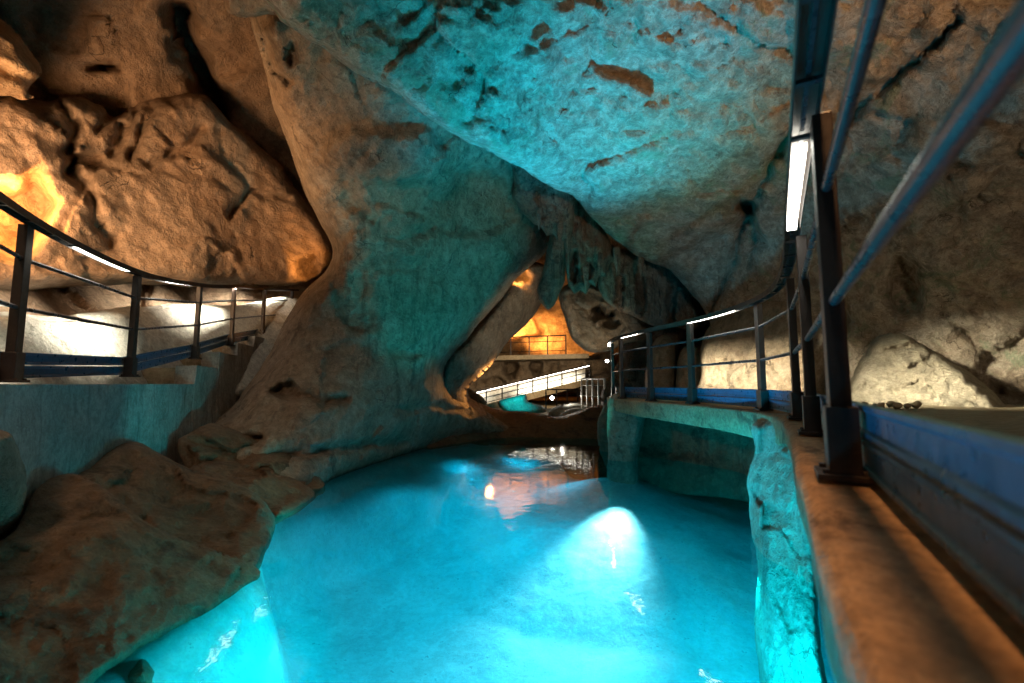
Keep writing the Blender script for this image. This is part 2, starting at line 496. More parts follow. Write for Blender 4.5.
# ------------------------------------------------------------------ big rock masses
struct(rock('cave_ceiling', [(120, -480), (180, -200), (225, -60), (262, 0), (300, 34), (330, 52), (352, 72), (385, 88), (430, 118), (470, 143), (512, 163), (545, 182),
    (572, 196), (596, 222), (625, 246), (648, 262), (670, 270), (690, 292), (706, 312), (712, 345), (716, 400), (760, 420), (1024, 440), (1500, 560), (1650, 100), (1500, -480), (800, -560)],
    [(200, -400, 2.3), (300, -200, 2.9), (500, -400, 2.4), (500, 0, 4.3), (400, 40, 4.4), (300, 10, 3.9), (430, 108, 5.0), (512, 155, 6.0), (572, 188, 7.4), (640, 250, 9.4),
     (550, 100, 5.6), (620, 150, 6.4), (640, 200, 7.8), (700, 200, 7.4), (690, 280, 9.8), (740, 230, 8.2), (760, 330, 9.0), (725, 392, 9.2), (800, 392, 8.4),
     (800, 100, 5.4), (800, 0, 4.2), (800, -400, 2.3), (900, 150, 5.1), (1000, 100, 4.3), (1024, 250, 5.1), (900, 300, 6.6), (850, 380, 7.6), (1024, 400, 5.9),
     (1200, 300, 4.3), (1400, 300, 3.3), (1300, 0, 2.9), (1300, -300, 2.1), (1450, 500, 3.0)],
    M['ceil'], step=3.5, edge=(22, 0.45), thick=1.2, jitter=4,
    noise=((0.26, 0.5, 4, False), (0.20, 0.8, 1, 'cell'), (0.15, 1.6, 5, True), (0.07, 2.6, 1, 'cell'), (0.05, 5, 4, True)),
    dents=[(747, 208, 10, 8, 0.9), (905, 290, 16, 30, 0.4), (835, 350, 14, 60, 0.5), (755, 370, 8, 40, 0.5)],
    cracks=[([(792, 130), (772, 160), (766, 180), (748, 208), (738, 245), (726, 280), (712, 312)], 3.5, 0.35), ([(752, 212), (756, 240), (748, 275)], 2.5, 0.2), ([(960, 20), (915, 60), (870, 100), (840, 125)], 3.5, 0.25),
      ([(700, 250), (730, 235), (760, 200)], 5, 0.2)]))

struct(rock('cave_wall', [(-500, -500), (150, -500), (300, -200), (330, 0), (380, 200), (360, 330), (300, 420), (200, 440), (-100, 460), (-500, 520)],
    [(-400, -300, 3.0), (0, -300, 3.6), (200, -300, 4.2), (0, 20, 6.2), (120, 30, 7.0), (120, 90, 7.4), (200, 60, 8.2), (280, 120, 10.0), (320, 250, 11.5), (250, 300, 11.0),
     (250, 350, 10.6), (160, 300, 8.6), (160, 340, 7.8), (60, 300, 6.6), (60, 345, 5.7), (0, 340, 4.8), (-100, 340, 4.0), (-400, 340, 2.9), (0, 430, 4.6), (250, 420, 10.0)],
    M['brown'], step=4.5, edge=(20, 0.2), thick=1.0, jitter=0,
    noise=((0.25, 0.6, 4, False), (0.22, 0.8, 1, 'cell'), (0.10, 1.8, 5, True), (0.03, 6, 3, False)),
    dents=[(101, 68, 18, 5, 0.9)], cracks=[([(180, 12), (184, 34), (194, 58), (208, 84), (220, 110)], 11, 1.6)]))

tag(rock('rock_pillar', [(238, -60), (250, 18), (262, 60), (275, 110), (290, 150), (304, 190), (322, 226), (333, 250), (326, 270), (303, 293), (287, 318), (270, 352), (252, 380), (232, 408),
    (210, 428), (192, 452), (196, 478), (235, 500), (290, 505), (325, 492), (360, 477), (400, 462), (440, 450), (475, 444), (505, 440), (520, 430), (478, 412), (452, 398), (444, 380), (447, 362), (470, 335), (500, 300), (520, 276),
    (545, 252), (549, 222), (541, 203), (530, 178), (540, 120), (420, -60)],
    [(270, -30, 5.0), (290, 60, 5.4), (320, 120, 6.2), (330, 200, 7.0), (345, 270, 7.4), (400, 120, 6.2), (480, 165, 7.9), (380, 220, 7.1), (450, 260, 8.6), (500, 250, 9.2), (540, 230, 9.6),
     (400, 330, 7.9), (450, 370, 9.6), (300, 340, 7.3), (260, 400, 6.6), (220, 450, 5.9), (210, 480, 5.6), (325, 483, 6.3), (300, 494, 5.6), (362, 467, 7.3), (400, 454, 8.6), (437, 444, 10.0), (470, 438, 11.2), (510, 436, 11.6), (330, 410, 6.5), (400, 410, 7.9), (470, 415, 10.6), (430, 60, 5.8)],
    M['tan'], step=2.5, edge=(26, 0.9), thick=1.2, jitter=2.0,
    noise=((0.18, 0.7, 4, False), (0.10, 1.0, 1, 'cell'), (0.09, 2.0, 5, True), (0.03, 7, 4, True)),
    dents=[(288, 392, 14, 9, 0.4), (292, 52, 6, 12, 0.25), (380, 160, 60, 30, -0.25), (470, 200, 40, 30, 0.35), (410, 352, 18, 8, 0.2)],
    cracks=[([(264, 40), (272, 70), (290, 82)], 3, 0.25), ([(300, 395), (320, 402), (345, 400)], 4, 0.25), ([(235, 470), (280, 455), (340, 450), (400, 440)], 5, 0.25), ([(400, 410), (440, 405), (470, 412)], 4, 0.2), ([(215, 430), (240, 440), (260, 438)], 4, 0.3), ([(350, 200), (400, 240), (430, 230)], 6, 0.12)]),
    'huge pale limestone pillar between pool and left stairway, washed teal on its right face', 'rock pillar')

tag(rock('rock_buttress', [(440, 380), (446, 358), (466, 338), (492, 308), (516, 274), (530, 262), (545, 266), (548, 285), (534, 316), (508, 342), (494, 362), (476, 380), (466, 392), (470, 410), (440, 410)],
    [(460, 380, 10.8), (500, 330, 11.4), (535, 280, 12.0), (445, 400, 10.8), (530, 310, 12.2)], M['tan'], step=2.2, edge=(14, 0.8), thick=0.9, jitter=1.5,
    noise=((0.14, 0.8, 4, False), (0.08, 2.4, 4, True)), dents=[(518, 277, 10, 6, 0.7)]),
    'grey slanting rock leg forming the left side of the opening to the lit chamber', 'rock buttress')

# left overhang, chunk and wall lumps
tag(rock('rock_overhang', [(-400, 110), (-100, 100), (0, 92), (22, 96), (44, 102), (72, 96), (102, 106), (112, 118), (140, 102), (170, 96), (200, 93), (216, 106), (232, 124), (256, 142), (276, 160), (292, 184), (318, 216), (334, 246), (322, 272), (296, 284), (240, 285), (190, 286), (130, 284), (60, 288), (0, 292), (-400, 300)],
    [(-300, 200, 3.3), (0, 150, 5.2), (0, 270, 5.0), (60, 150, 5.8), (60, 260, 5.6), (120, 150, 6.6), (120, 250, 6.3), (200, 120, 7.6), (200, 240, 7.2), (260, 170, 8.6), (260, 260, 8.4), (320, 240, 9.4)],
    M['brown'], step=2.4, edge=(16, 0.7), thick=0.8, jitter=3,
    noise=((0.28, 0.7, 4, False), (0.16, 0.75, 1, 'cell'), (0.09, 1.8, 5, True), (0.03, 2.4, 1, 'cell'), (0.03, 6, 4, True)),
    dents=[(14, 204, 44, 40, 0.85), (312, 268, 11, 10, 0.5)],
    cracks=[([(66, 150), (74, 170), (88, 195), (98, 225), (112, 240)], 6, 0.22), ([(170, 98), (140, 106), (118, 114), (100, 128)], 5, 0.25), ([(138, 112), (122, 130), (112, 152)], 4.5, 0.35), ([(152, 108), (142, 130), (130, 156)], 4.5, 0.35),
      ([(218, 128), (228, 160), (246, 184)], 3.5, 0.08), ([(100, 160), (80, 160), (70, 170)], 6, 0.3), ([(290, 200), (250, 190), (230, 215)], 3, 0.2), ([(200, 130), (186, 150), (150, 160)], 4, 0.2), ([(60, 105), (75, 125), (70, 150)], 5, 0.3)]),
    'large brown overhanging rock above the left handrail, with an amber lit hollow', 'rock')
tag(rock('rock_chunk', [(-400, -120), (-60, -40), (0, 18), (10, 26), (24, 42), (36, 60), (42, 74), (30, 86), (22, 100), (0, 96), (-400, 110)],
    [(-300, 0, 3.0), (0, 60, 4.6), (30, 70, 4.9), (0, 90, 4.6)], M['amberwall'], step=3.0, edge=(16, 0.5), thick=0.7, jitter=3, noise=((0.15, 0.9, 4, False), (0.16, 1.3, 1, 'cell'), (0.10, 3.0, 4, True))),
    'rough orange lit rock chunk jutting in at the upper left edge', 'rock')
tag(rock('ceiling_fringe', [(200, -120), (222, -4), (232, 14), (248, 18), (268, 14), (282, 8), (300, -60)], [(240, 0, 4.6), (260, -60, 4.2), (280, 8, 4.6)], M['tan'], step=2.5, edge=(8, 0.3), thick=0.6),
    'small tan rock lip hanging at the top above the pale pillar', 'rock')

# stalactites and hanging curtains in the middle
G = 'hanging rock curtains over the far pool'
RIB = ((0.10, 1.2, 4, False), (0.16, 3.2, 4, True, 0.16), (0.07, 8.0, 3, True, 0.2), (0.05, 3.0, 1, 'cell'))
tag(rock('stalactite', [(505, 148), (512, 170), (513, 186), (512, 198), (518, 205), (519, 212), (527, 216), (533, 224), (540, 226), (546, 236), (553, 234), (558, 243), (566, 240), (574, 228), (572, 190), (550, 165)], [(530, 190, 8.4), (560, 230, 8.8), (520, 170, 8.2)], M['drip'], step=1.5, edge=(7, 0.35), thick=0.5, jitter=3,
     noise=((0.10, 1.2, 4, False), (0.12, 3.0, 4, True, 0.5), (0.08, 2.6, 1, 'cell'))), 'stubby teal green rock lobe under the slab edge, highest of the hanging rocks', 'stalactite', G)
tag(rock('stalactite', [(546, 190), (569, 190), (567, 225), (568, 245), (564, 262), (566, 280), (561, 290), (556, 301), (548, 311), (542, 305), (537, 292), (541, 276), (545, 258), (549, 235), (547, 215)], [(556, 200, 9.0), (550, 300, 9.2)], M['drip'], step=1.4, edge=(7, 0.35), thick=0.4, jitter=2.5,
     noise=((0.08, 1.2, 4, False), (0.07, 4, 4, True, 0.2), (0.03, 9, 3, True))), 'smooth teal tongue of rock hanging lowest beside the amber glow', 'stalactite', G)
tag(rock('stalactite', [(556, 180), (578, 190), (594, 206), (604, 228), (612, 246), (616, 258), (609, 266), (606, 278), (600, 276), (597, 288), (591, 284), (586, 294), (580, 288), (574, 293), (569, 284), (566, 270), (562, 240)], [(575, 220, 9.0), (595, 260, 9.4), (580, 285, 9.2)], M['drip'], step=1.4, edge=(7, 0.45), thick=0.6, jitter=3,
     noise=RIB, dents=[(574, 268, 4, 18, 0.35), (588, 270, 4, 12, 0.3)]), 'ribbed dark grey flowstone curtain with two dark hollows at its foot', 'stalactite', G)
tag(rock('stalactite', [(596, 240), (620, 248), (650, 258), (680, 272), (700, 296), (708, 322), (690, 330), (672, 326), (654, 326), (640, 320), (626, 314), (612, 306), (602, 298), (598, 280)], [(620, 280, 10.2), (670, 300, 10.8), (690, 330, 11)], M['drip'], step=1.5, edge=(9, 0.5), thick=0.6, jitter=4,
     noise=((0.20, 1.0, 4, False), (0.18, 2.4, 4, True, 0.3), (0.07, 6.0, 3, True, 0.3)), dents=[(620, 292, 4, 20, 0.4), (640, 292, 5, 22, 0.4), (672, 305, 5, 20, 0.5)]),
    'broad dark green ribbed curtain right of the brown rounded rock', 'stalactite', G)
tag(rock('hanging_rock', [(560, 290), (580, 282), (602, 284), (622, 298), (640, 314), (656, 330), (642, 340), (626, 343), (614, 350), (596, 353), (580, 348), (570, 334), (564, 316)], [(580, 310, 11.2), (600, 340, 11.2), (630, 325, 11.6)], M['tan'], step=1.5, edge=(9, 0.6), thick=0.7, jitter=2.5,
     noise=((0.12, 1.0, 4, False), (0.18, 1.5, 1, 'cell'), (0.07, 4, 4, True)), dents=[(602, 313, 11, 7, 0.9), (612, 322, 8, 6, 0.6)]),
    'rounded tan rock with a dark hollow hanging above the far walkway', 'rock')
GT = 'thin stalactites under the slab edge'
for (tx, ty, tl, tw, Yt) in ((586, 280, 12, 2.2, 8.9), (600, 268, 10, 1.8, 9.1), (617, 262, 14, 2.4, 9.6), (641, 268, 12, 2.2, 9.9), (560, 236, 12, 2.2, 8.5), (539, 222, 8, 1.8, 8.3)):
    ol = [(tx - tw * 1.5, ty - 14), (tx + tw * 1.5, ty - 14), (tx + tw, ty), (tx + tw * 0.55, ty + tl * 0.55), (tx + 0.4, ty + tl), (tx - 0.5, ty + tl * 0.97), (tx - tw * 0.6, ty + tl * 0.5), (tx - tw, ty)]
    tag(rock('stalactite', ol, [(tx, ty, Yt)], M['drip'], step=1.0, edge=(tw, tw * Yt / F), thick=0.05, jitter=1.0, noise=((0.03, 5, 3, True),)),
        'thin tapering stalactite hanging among the rock curtains over the far pool', 'stalactite', GT)

struct(rock('cave_wall', [(590, 230), (720, 240), (740, 330), (740, 440), (640, 440), (600, 400), (622, 352), (600, 330)], [(620, 280, 13.0), (680, 300, 13), (700, 380, 12), (630, 390, 13.0)], M['drip'], step=3, edge=(10, 0.3), thick=0.8, jitter=2,
     noise=((0.3, 0.8, 4, False), (0.14, 2.0, 4, True))))
for (ol, ct, lb) in (
    ([(652, 345), (662, 335), (672, 340), (676, 360), (674, 402), (648, 402), (646, 370)], [(660, 370, 10.4)], 'slim dark rock column in the recess behind the walkway railing'),
    ([(680, 352), (690, 346), (704, 352), (710, 375), (708, 402), (680, 402), (676, 375)], [(692, 375, 10.0)], 'shaded grey brown column left of the bright lumpy wall, behind the railing'),
    ([(700, 352), (708, 328), (730, 308), (765, 298), (800, 306), (812, 402), (704, 402), (701, 375)], [(740, 375, 8.7), (790, 380, 8.0), (740, 320, 9.0)], 'bulging pale yellow rock lump lit from below behind the railing')):
    tag(rock('rock_column', ol, ct, M['tan'], step=1.8, edge=(12, 0.6), thick=0.6, jitter=1.2, noise=((0.08, 1.2, 4, False), (0.05, 4, 4, True))), lb, 'rock column', 'rock columns behind the walkway railing')

# ------------------------------------------------------------------ boulders on the left shore
G = 'boulders along the left shore'
tag(rock('boulder', [(-260, 440), (-60, 425), (0, 430), (16, 446), (26, 472), (27, 500), (18, 524), (0, 545), (-60, 590), (-260, 640)], [(0, 480, 2.5), (-200, 500, 2.0), (20, 490, 2.6)], M['tan'], step=2.5, edge=(34, 0.25), thick=0.6, jitter=6, noise=((0.12, 1.4, 4, False), (0.08, 2.5, 1, 'cell'), (0.04, 5, 4, True))),
    'grey smooth rock at the left edge beside the teal wall', 'boulder', G)
tag(rock('boulder', [(-260, 560), (-60, 560), (0, 540), (22, 518), (34, 492), (58, 474), (76, 474), (98, 484), (124, 504), (146, 522), (170, 534), (196, 545), (222, 553), (254, 566), (260, 576), (240, 590), (208, 612), (171, 631), (137, 651), (102, 675), (66, 702), (-40, 778), (-260, 830)],
    [(60, 484, 3.15), (-100, 580, 2.0), (0, 560, 2.5), (110, 520, 2.95), (70, 560, 2.55), (100, 600, 2.45), (160, 565, 2.92), (215, 572, 3.12), (250, 577, 3.2), (204, 607, 2.76), (132, 645, 2.36), (64, 690, 2.02), (0, 640, 2.05), (-40, 755, 1.7), (150, 665, 2.36), (220, 625, 2.78)],
    M['wet'], step=2.6, edge=(10, 0.06), thick=0.7, jitter=3.0, noise=((0.14, 1.1, 4, False), (0.05, 1.4, 1, 'cell'), (0.05, 3.5, 5, True), (0.018, 12, 4, True)),
    ),
    'large dark brown boulder filling the lower left corner down to the water', 'boulder', G)
tag(rock('boulder', [(70, 480), (92, 462), (112, 448), (136, 442), (154, 450), (176, 462), (206, 474), (240, 484), (262, 498), (274, 516), (273, 536), (266, 552), (258, 570), (236, 580), (190, 576), (140, 545), (100, 510)],
    [(110, 470, 3.8), (160, 480, 4.0), (220, 500, 4.1), (262, 520, 4.2), (266, 538, 3.98), (255, 558, 3.5), (200, 540, 3.7), (150, 530, 3.5)],
    M['wet'], step=2.6, edge=(14, 0.3), thick=0.7, jitter=2.5, noise=((0.16, 1.2, 4, False), (0.10, 1.7, 1, 'cell'), (0.08, 3.5, 5, True), (0.02, 12, 4, True))),
    'craggy dark boulder behind the lower left one, its right end dipping into the water', 'boulder', G)
tag(rock('boulder', [(186, 476), (200, 462), (230, 460), (262, 466), (290, 474), (306, 484), (316, 496), (304, 508), (284, 520), (262, 528), (230, 510), (200, 496)],
    [(210, 475, 5.0), (250, 480, 5.2), (300, 490, 5.5), (290, 504, 5.05), (270, 512, 4.75)],
    M['wet'], step=2.2, edge=(10, 0.3), thick=0.6, jitter=1.5, noise=((0.10, 1.5, 4, False), (0.10, 2.2, 1, 'cell'), (0.06, 4, 5, True))),
    'low flat brown boulder tongue touching the water below the pillar foot', 'boulder', G)
tag(rock('boulder', [(178, 446), (190, 432), (206, 424), (226, 426), (250, 436), (276, 446), (300, 458), (318, 474), (324, 490), (300, 500), (262, 496), (230, 488), (196, 480)],
    [(200, 440, 5.5), (250, 455, 5.75), (300, 470, 5.95), (318, 488, 5.9), (230, 480, 5.3)],
    M['wet'], step=2.2, edge=(22, 0.22), thick=0.5, jitter=4, noise=((0.18, 1.3, 4, False), (0.20, 2.2, 1, 'cell'), (0.12, 3.5, 5, True), (0.03, 12, 3, True))),
    'lumpy brown boulder against the foot of the pale pillar', 'boulder', G)

for (px, py, Yq, s_, lb) in ((142, 680, 2.26, 21, 'wide dark stone under the bright shallows at the lower left edge of the pool'),):
    ol = [(px + s_ * 0.62 * math.cos(t) * (1 + 0.25 * math.sin(3 * t + px)), py + s_ * 0.85 * math.sin(t) * (1 + 0.2 * math.cos(2 * t + px))) for t in np.linspace(0, 2 * math.pi, 11, endpoint=False)]
    tag(rock('stone', ol, [(px, py - s_ * 0.8, Yq * 1.04), (px, py + s_ * 0.8, Yq * 0.97), (px + s_, py, Yq)], M['wet'], step=1.6, edge=(12, 0.10), thick=0.25, jitter=3, noise=((0.08, 2.5, 4, False), (0.06, 3, 1, 'cell'))),
        lb, 'stone')

# far shore
tag(rock('rock_shelf', [(430, 412), (450, 398), (478, 404), (500, 410), (528, 412), (560, 416), (590, 408), (618, 404), (640, 430), (640, 446), (520, 444), (450, 452), (425, 450)],
    [(440, 420, 11.0), (480, 415, 12.2), (560, 418, 12.8), (610, 415, 12.4), (500, 436, 11.7), (560, 437, 11.4), (610, 438, 11.3), (440, 446, 10.0)],
    M['wet'], step=2, edge=(7, 0.3), thick=1.0, jitter=1.5, noise=((0.16, 0.9, 4, False), (0.08, 3, 4, True))),
    'low brown rock shore closing the far end of the pool', 'rock shelf')
tag(rock('boulder', [(556, 420), (566, 410), (578, 408), (592, 412), (602, 420), (600, 430), (560, 430)], [(578, 416, 13.4)], M['pale'], step=1.2, edge=(7, 0.6), thick=0.6, jitter=0.8),
    'small rounded pale rock on the far shore below the white fence', 'boulder')

# ------------------------------------------------------------------ right walkway
E = catmull([(-1.66, -3.0), (-1.086, -2.0), (-0.511, -1.0), (0.064, 0.0), (0.639, 1.0), (1.214, 2.0), (1.79, 3.0), (2.18, 3.8), (2.36, 4.5), (2.37, 5.3), (2.25, 6.05), (2.02, 7.0), (1.84, 8.1), (1.88, 9.0), (2.15, 10.2), (2.55, 11.5)], 12)
def offs(path, d):
    t = np.gradient(path, axis=0); t /= np.linalg.norm(t, axis=1)[:, None]
    return path + np.column_stack([t[:, 1], -t[:, 0]]) * d
LZ = 1.08
def walkway():
    path = E
    # cross section: pool side underside, fascia, top, out to the board, floor
    n = len(path); Vs = []
    thick = np.interp(path[:, 1], [-3, 3.2, 4.2, 6, 8.3, 12], [0.16, 0.17, 0.27, 0.26, 0.22, 0.2])
    cols = [(0.9, 'b'), (0.02, 'b'), (0.0, 'b2'), (0.0, 'm'), (-0.004, 't2'), (0.02, 't'), (0.08, 't'), (0.14, 't'), (0.20, 't'), (0.30, 't'), (0.9, 't')]
    for d, kind in cols:
        o = offs(path, d)
        z = {'b': LZ - thick, 'b2': LZ - thick + 0.02, 'm': LZ - thick * 0.5, 't2': LZ - 0.02, 't': LZ + 0 * thick}[kind]
        p = np.column_stack([o, z + 0 * thick])
        nz = fbm(p, 3.0, 4, off=31) * 0.018
        nz2 = fbm(p, 2.2, 4, off=77) * 0.022
        if kind == 't': p[:, 2] += nz * 0.5
        else:
            p[:, 2] += nz * (1 if kind[0] == 'b' else 0.4)
            t = offs(path, 1.0) - path
            p[:, :2] += t * nz2[:, None]
        Vs.append(p)
    Vs = np.array(Vs); k = len(cols)
    fs = [(i * n + j, i * n + j + 1, ((i + 1) % k) * n + j + 1, ((i + 1) % k) * n + j) for i in range(k) for j in range(n - 1)]
    return struct(mesh_obj('walkway', Vs.reshape(-1, 3), fs, M['ledge']))
walkway()
# cave path floor on the right
a = offs(E, 0.32); b_ = np.column_stack([np.full(len(E), 9.0), E[:, 1]])
nn = 30
grid = np.array([a + (b_ - a) * t for t in np.linspace(0, 1, nn) ** 1.3])
pf = np.concatenate([grid, np.full(grid.shape[:2] + (1,), 1.075)], axis=2).reshape(-1, 3)
pf[:, 2] += 0.03 * fbm(pf, 0.9, 4, off=4) - np.clip(0.04 * (1 - np.abs(pf[:, 0] - 3)), 0, 0.0)
ne = len(E)
struct(mesh_obj('path', pf, [(i * ne + j, i * ne + j + 1, (i + 1) * ne + j + 1, (i + 1) * ne + j) for i in range(nn - 1) for j in range(ne - 1)], M['path']))

# support pier, far abutment and the recess behind them
tag(rock('stone_pier', [(752, 426), (775, 414), (805, 416), (850, 430), (832, 480), (822, 520), (817, 556), (818, 600), (822, 650), (830, 730), (768, 730), (760, 680), (755, 620), (757, 580), (756, 556), (751, 520), (748, 480), (754, 450)],
    [(840, 450, 3.0), (800, 640, 3.1), (765, 640, 3.5), (756, 440, 4.05), (785, 440, 3.75), (800, 450, 3.5), (757, 540, 3.75), (785, 540, 3.5), (800, 556, 3.3), (785, 720, 3.2)], M['tan'], step=2, edge=(16, 0.3), thick=0.9, jitter=3, noise=((0.10, 1.2, 4, False), (0.10, 2.0, 1, 'cell'), (0.05, 4, 4, True), (0.02, 14, 3, True))),
    'pale stone pier rising from the water under the near walkway', 'pier')
tag(rock('stone_abutment', [(611, 397), (642, 399), (648, 407), (643, 430), (638, 462), (636, 500), (610, 500), (608, 450)], [(620, 420, 8.15), (640, 430, 8.1)], M['tan'], step=1.6, edge=(9, 0.25), thick=0.9, jitter=2, noise=((0.10, 1.5, 4, False), (0.05, 5, 4, True))),
    'teal lit rough stone end supporting the far walkway', 'abutment')
struct(rock('cave_wall', [(616, 396), (800, 405), (820, 500), (800, 520), (740, 500), (616, 480)], [(620, 450, 8.9), (700, 440, 7.8), (745, 460, 7.0), (800, 470, 5.6), (620, 400, 9)], M['wet'], step=2.4, edge=(6, 0.1), thick=0.4, jitter=0, noise=((0.2, 1.0, 4, False), (0.1, 3, 4, True))))

tag(rock('rock_pile', [(842, 400), (848, 386), (862, 356), (876, 334), (892, 326), (908, 327), (926, 338), (944, 352), (962, 366), (984, 384), (1004, 404), (1010, 418), (930, 424), (850, 418)],
    [(870, 380, 6.3), (900, 340, 6.6), (930, 390, 5.8), (990, 405, 5.3), (860, 410, 6.2)], M['pile'], step=2, edge=(14, 0.7), thick=0.6, jitter=2.5, noise=((0.12, 1.5, 4, False), (0.07, 2.0, 1, 'cell'), (0.07, 4, 5, True), (0.02, 14, 3, True))),
    'pale brightly lit rock pile against the right cave wall', 'rock pile')
rr = random.Random(3)
for i in range(9):
    px = 846 + i * 9 + rr.uniform(-3, 3); Yq = 5.0 + rr.uniform(-0.25, 0.3)
    py = 383.5 + (CAMZ - 1.09) * F / Yq
    s = rr.uniform(3, 6.5)
    ol = [(px + s * rr.uniform(0.7, 1.2) * math.cos(t), py - s * 0.5 + s * 0.7 * rr.uniform(0.7, 1.2) * math.sin(t)) for t in np.linspace(0, 2 * math.pi, 9, endpoint=False)]
    tag(rock('stone', ol, [(px, py, Yq)], M['path'], step=1.2, edge=(4, 0.08), thick=0.08, jitter=0.6, noise=((0.02, 4, 3, False),)),
        'small loose stone in the row at the foot of the pale rock pile', 'stone', 'loose stones below the pale rock pile')

# ------------------------------------------------------------------ railings
def arc(path):
    return np.concatenate([[0], np.cumsum(np.linalg.norm(np.diff(path[:, :2], axis=0), axis=1))])
def cut(path, s0, s1, n=24):
    s = arc(path); q = np.linspace(s0, s1, n)
    return np.column_stack([np.interp(q, s, path[:, k]) for k in range(path.shape[1])])
UCH = [(-0.036, 0), (0.036, 0), (0.036, -0.05), (0.031, -0.05), (0.031, -0.01), (-0.031, -0.01), (-0.031, -0.05), (-0.036, -0.05)]
def circ(r, n=8): return [(r * math.cos(t), r * math.sin(t)) for t in np.linspace(0, 2 * math.pi, n, endpoint=False)]

STRIPS = []
def railing(root, base, posts, strips, H=1.10, rails=(0.82, 0.49), board=((0.02, 0.105), (0.115, 0.20)), side=0.09, boards_mat=None, postw=0.09):
    """base: path of the railing foot (x, y, z); posts: arc positions; strips: lit arc ranges; side: which side the boards and strips face"""
    def lift(p, dz, d=0.0):
        o = p.copy(); o[:, 2] += dz
        if d: o[:, :2] = offs(p[:, :2], d)
        return o
    full = base; base = lift(full, 0, -0.04 * np.sign(side))
    m = MB(); m.sweep(lift(base, H), UCH); m.build('handrail', M['darkmetal'], root)
    s = arc(base)
    for (a, b) in strips:
        m = MB(); m.sweep(lift(cut(base, a, b), H), [(-0.026, -0.034), (0.016, -0.034), (0.016, -0.047), (-0.026, -0.047)] if side > 0 else [(-0.016, -0.034), (0.026, -0.034), (0.026, -0.047), (-0.016, -0.047)]); m.build('light_strip', M['led'], root)
        p = lift(cut(base, a, b, 3), H - 0.057, 0.0 * np.sign(side)); STRIPS.append((p[0], p[1], p[2], np.sign(side)))
    m = MB()
    for q in np.arange(s[0] + 0.2, s[-1], 0.32):
        if any(a - 0.02 < q < b + 0.02 for a, b in strips): continue
        p = cut(base, q, q + 0.02, 2); m.sweep(lift(p, H), [(-0.031, -0.03), (0.031, -0.03), (0.031, -0.042), (-0.031, -0.042)])
    m.sweep(lift(base, H), [(-0.006, -0.022), (0.006, -0.022), (0.006, -0.011), (-0.006, -0.011)])
    m.build('channel_bracket', M['rail'], root)
    base = full
    kn = np.array([s[0]] + list(posts) + [s[-1]]); straight = np.column_stack([np.interp(kn, s, base[:, k]) for k in range(3)])
    for h in rails:
        m = MB(); m.sweep(lift(straight, h), circ(0.0145, 10)); m.build('rail', M['rail'], root, True)
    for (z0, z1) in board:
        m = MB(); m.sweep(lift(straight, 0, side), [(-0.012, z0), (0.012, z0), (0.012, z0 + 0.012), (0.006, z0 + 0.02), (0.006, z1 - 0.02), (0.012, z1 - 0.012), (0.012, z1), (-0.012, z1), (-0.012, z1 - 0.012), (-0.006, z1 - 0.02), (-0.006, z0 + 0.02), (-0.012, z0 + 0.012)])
        m.build('kick_board', boards_mat or M['bluelitmetal'], root)
    for q in posts:
        p = cut(base, q - 0.01, q + 0.01, 3); c = p[1]; t = p[2] - p[0]; ang = math.atan2(t[1], t[0])
        m = MB(); m.box(c + np.array([0, 0, (H - 0.052) / 2 + 0.0]), (postw, 0.05, H - 0.054), ang)
        m.box(c + np.array([0, 0, 0.1]), (postw + 0.025, 0.075, 0.19), ang)
        po = m.build('post', M['darkmetal'], root, bevel=0.003)
        m = MB(); m.box(c + np.array([0, 0, 0.006]), (0.15, 0.13, 0.016), ang)
        for sx in (-1, 1):
            for sy in (-1, 1):
                bx = c + np.array([math.cos(ang) * sx * 0.055 - math.sin(ang) * sy * 0.045, math.sin(ang) * sx * 0.055 + math.cos(ang) * sy * 0.045, 0.02])
                m.box(bx, (0.016, 0.016, 0.012), ang)
        bp = m.build('base_plate', M['darkmetal'], root, bevel=0.002); bp.parent = po

R0 = offs(E, 0.10)
R0 = R0[(R0[:, 1] > -1.6) & (R0[:, 1] < 10.2)]
RB = np.column_stack([R0, np.full(len(R0), LZ + 0.012)])
sR = arc(RB)
def at_y(path, y): return float(np.interp(y, path[:, 1], arc(path)))
rt = thing('railing', (0.93, 1.32, LZ), 'long dark steel railing curving along the right walkway, nearest to the viewer', 'railing')
railing(rt, RB, [at_y(RB, y) for y in (-1.4, -0.12, 1.30, 2.40, 3.40, 4.50, 6.0, 7.0, 8.1, 8.9, 9.8)],
        [(at_y(RB, a), at_y(RB, b)) for a, b in ((-0.9, 0.1), (1.45, 2.28), (4.95, 5.95), (7.3, 7.9), (9.0, 9.7))], side=0.058)

Lp = catmull([(-1.2, -0.6, 1.36), (-2.3, 1.3, 1.36), (-3.27, 2.98, 1.36), (-3.92, 4.68, 1.42), (-4.53, 6.5, 1.70), (-5.0, 8.07, 2.02), (-5.3, 9.6, 2.3), (-5.4, 11.2, 2.6)], 12)
lt = thing('railing', (-3.27, 2.98, 1.36), 'dark steel railing with kick board climbing the left stairway above the teal wall', 'railing')
railing(lt, Lp, [at_y(Lp, y) for y in (1.2, 2.98, 4.68, 6.5, 8.07, 9.6, 11.0)],
        [(at_y(Lp, a), at_y(Lp, b)) for a, b in ((0.6, 1.7), (3.5, 4.35), (5.3, 6.2), (7.2, 8.9), (9.9, 10.8))], side=-0.08)

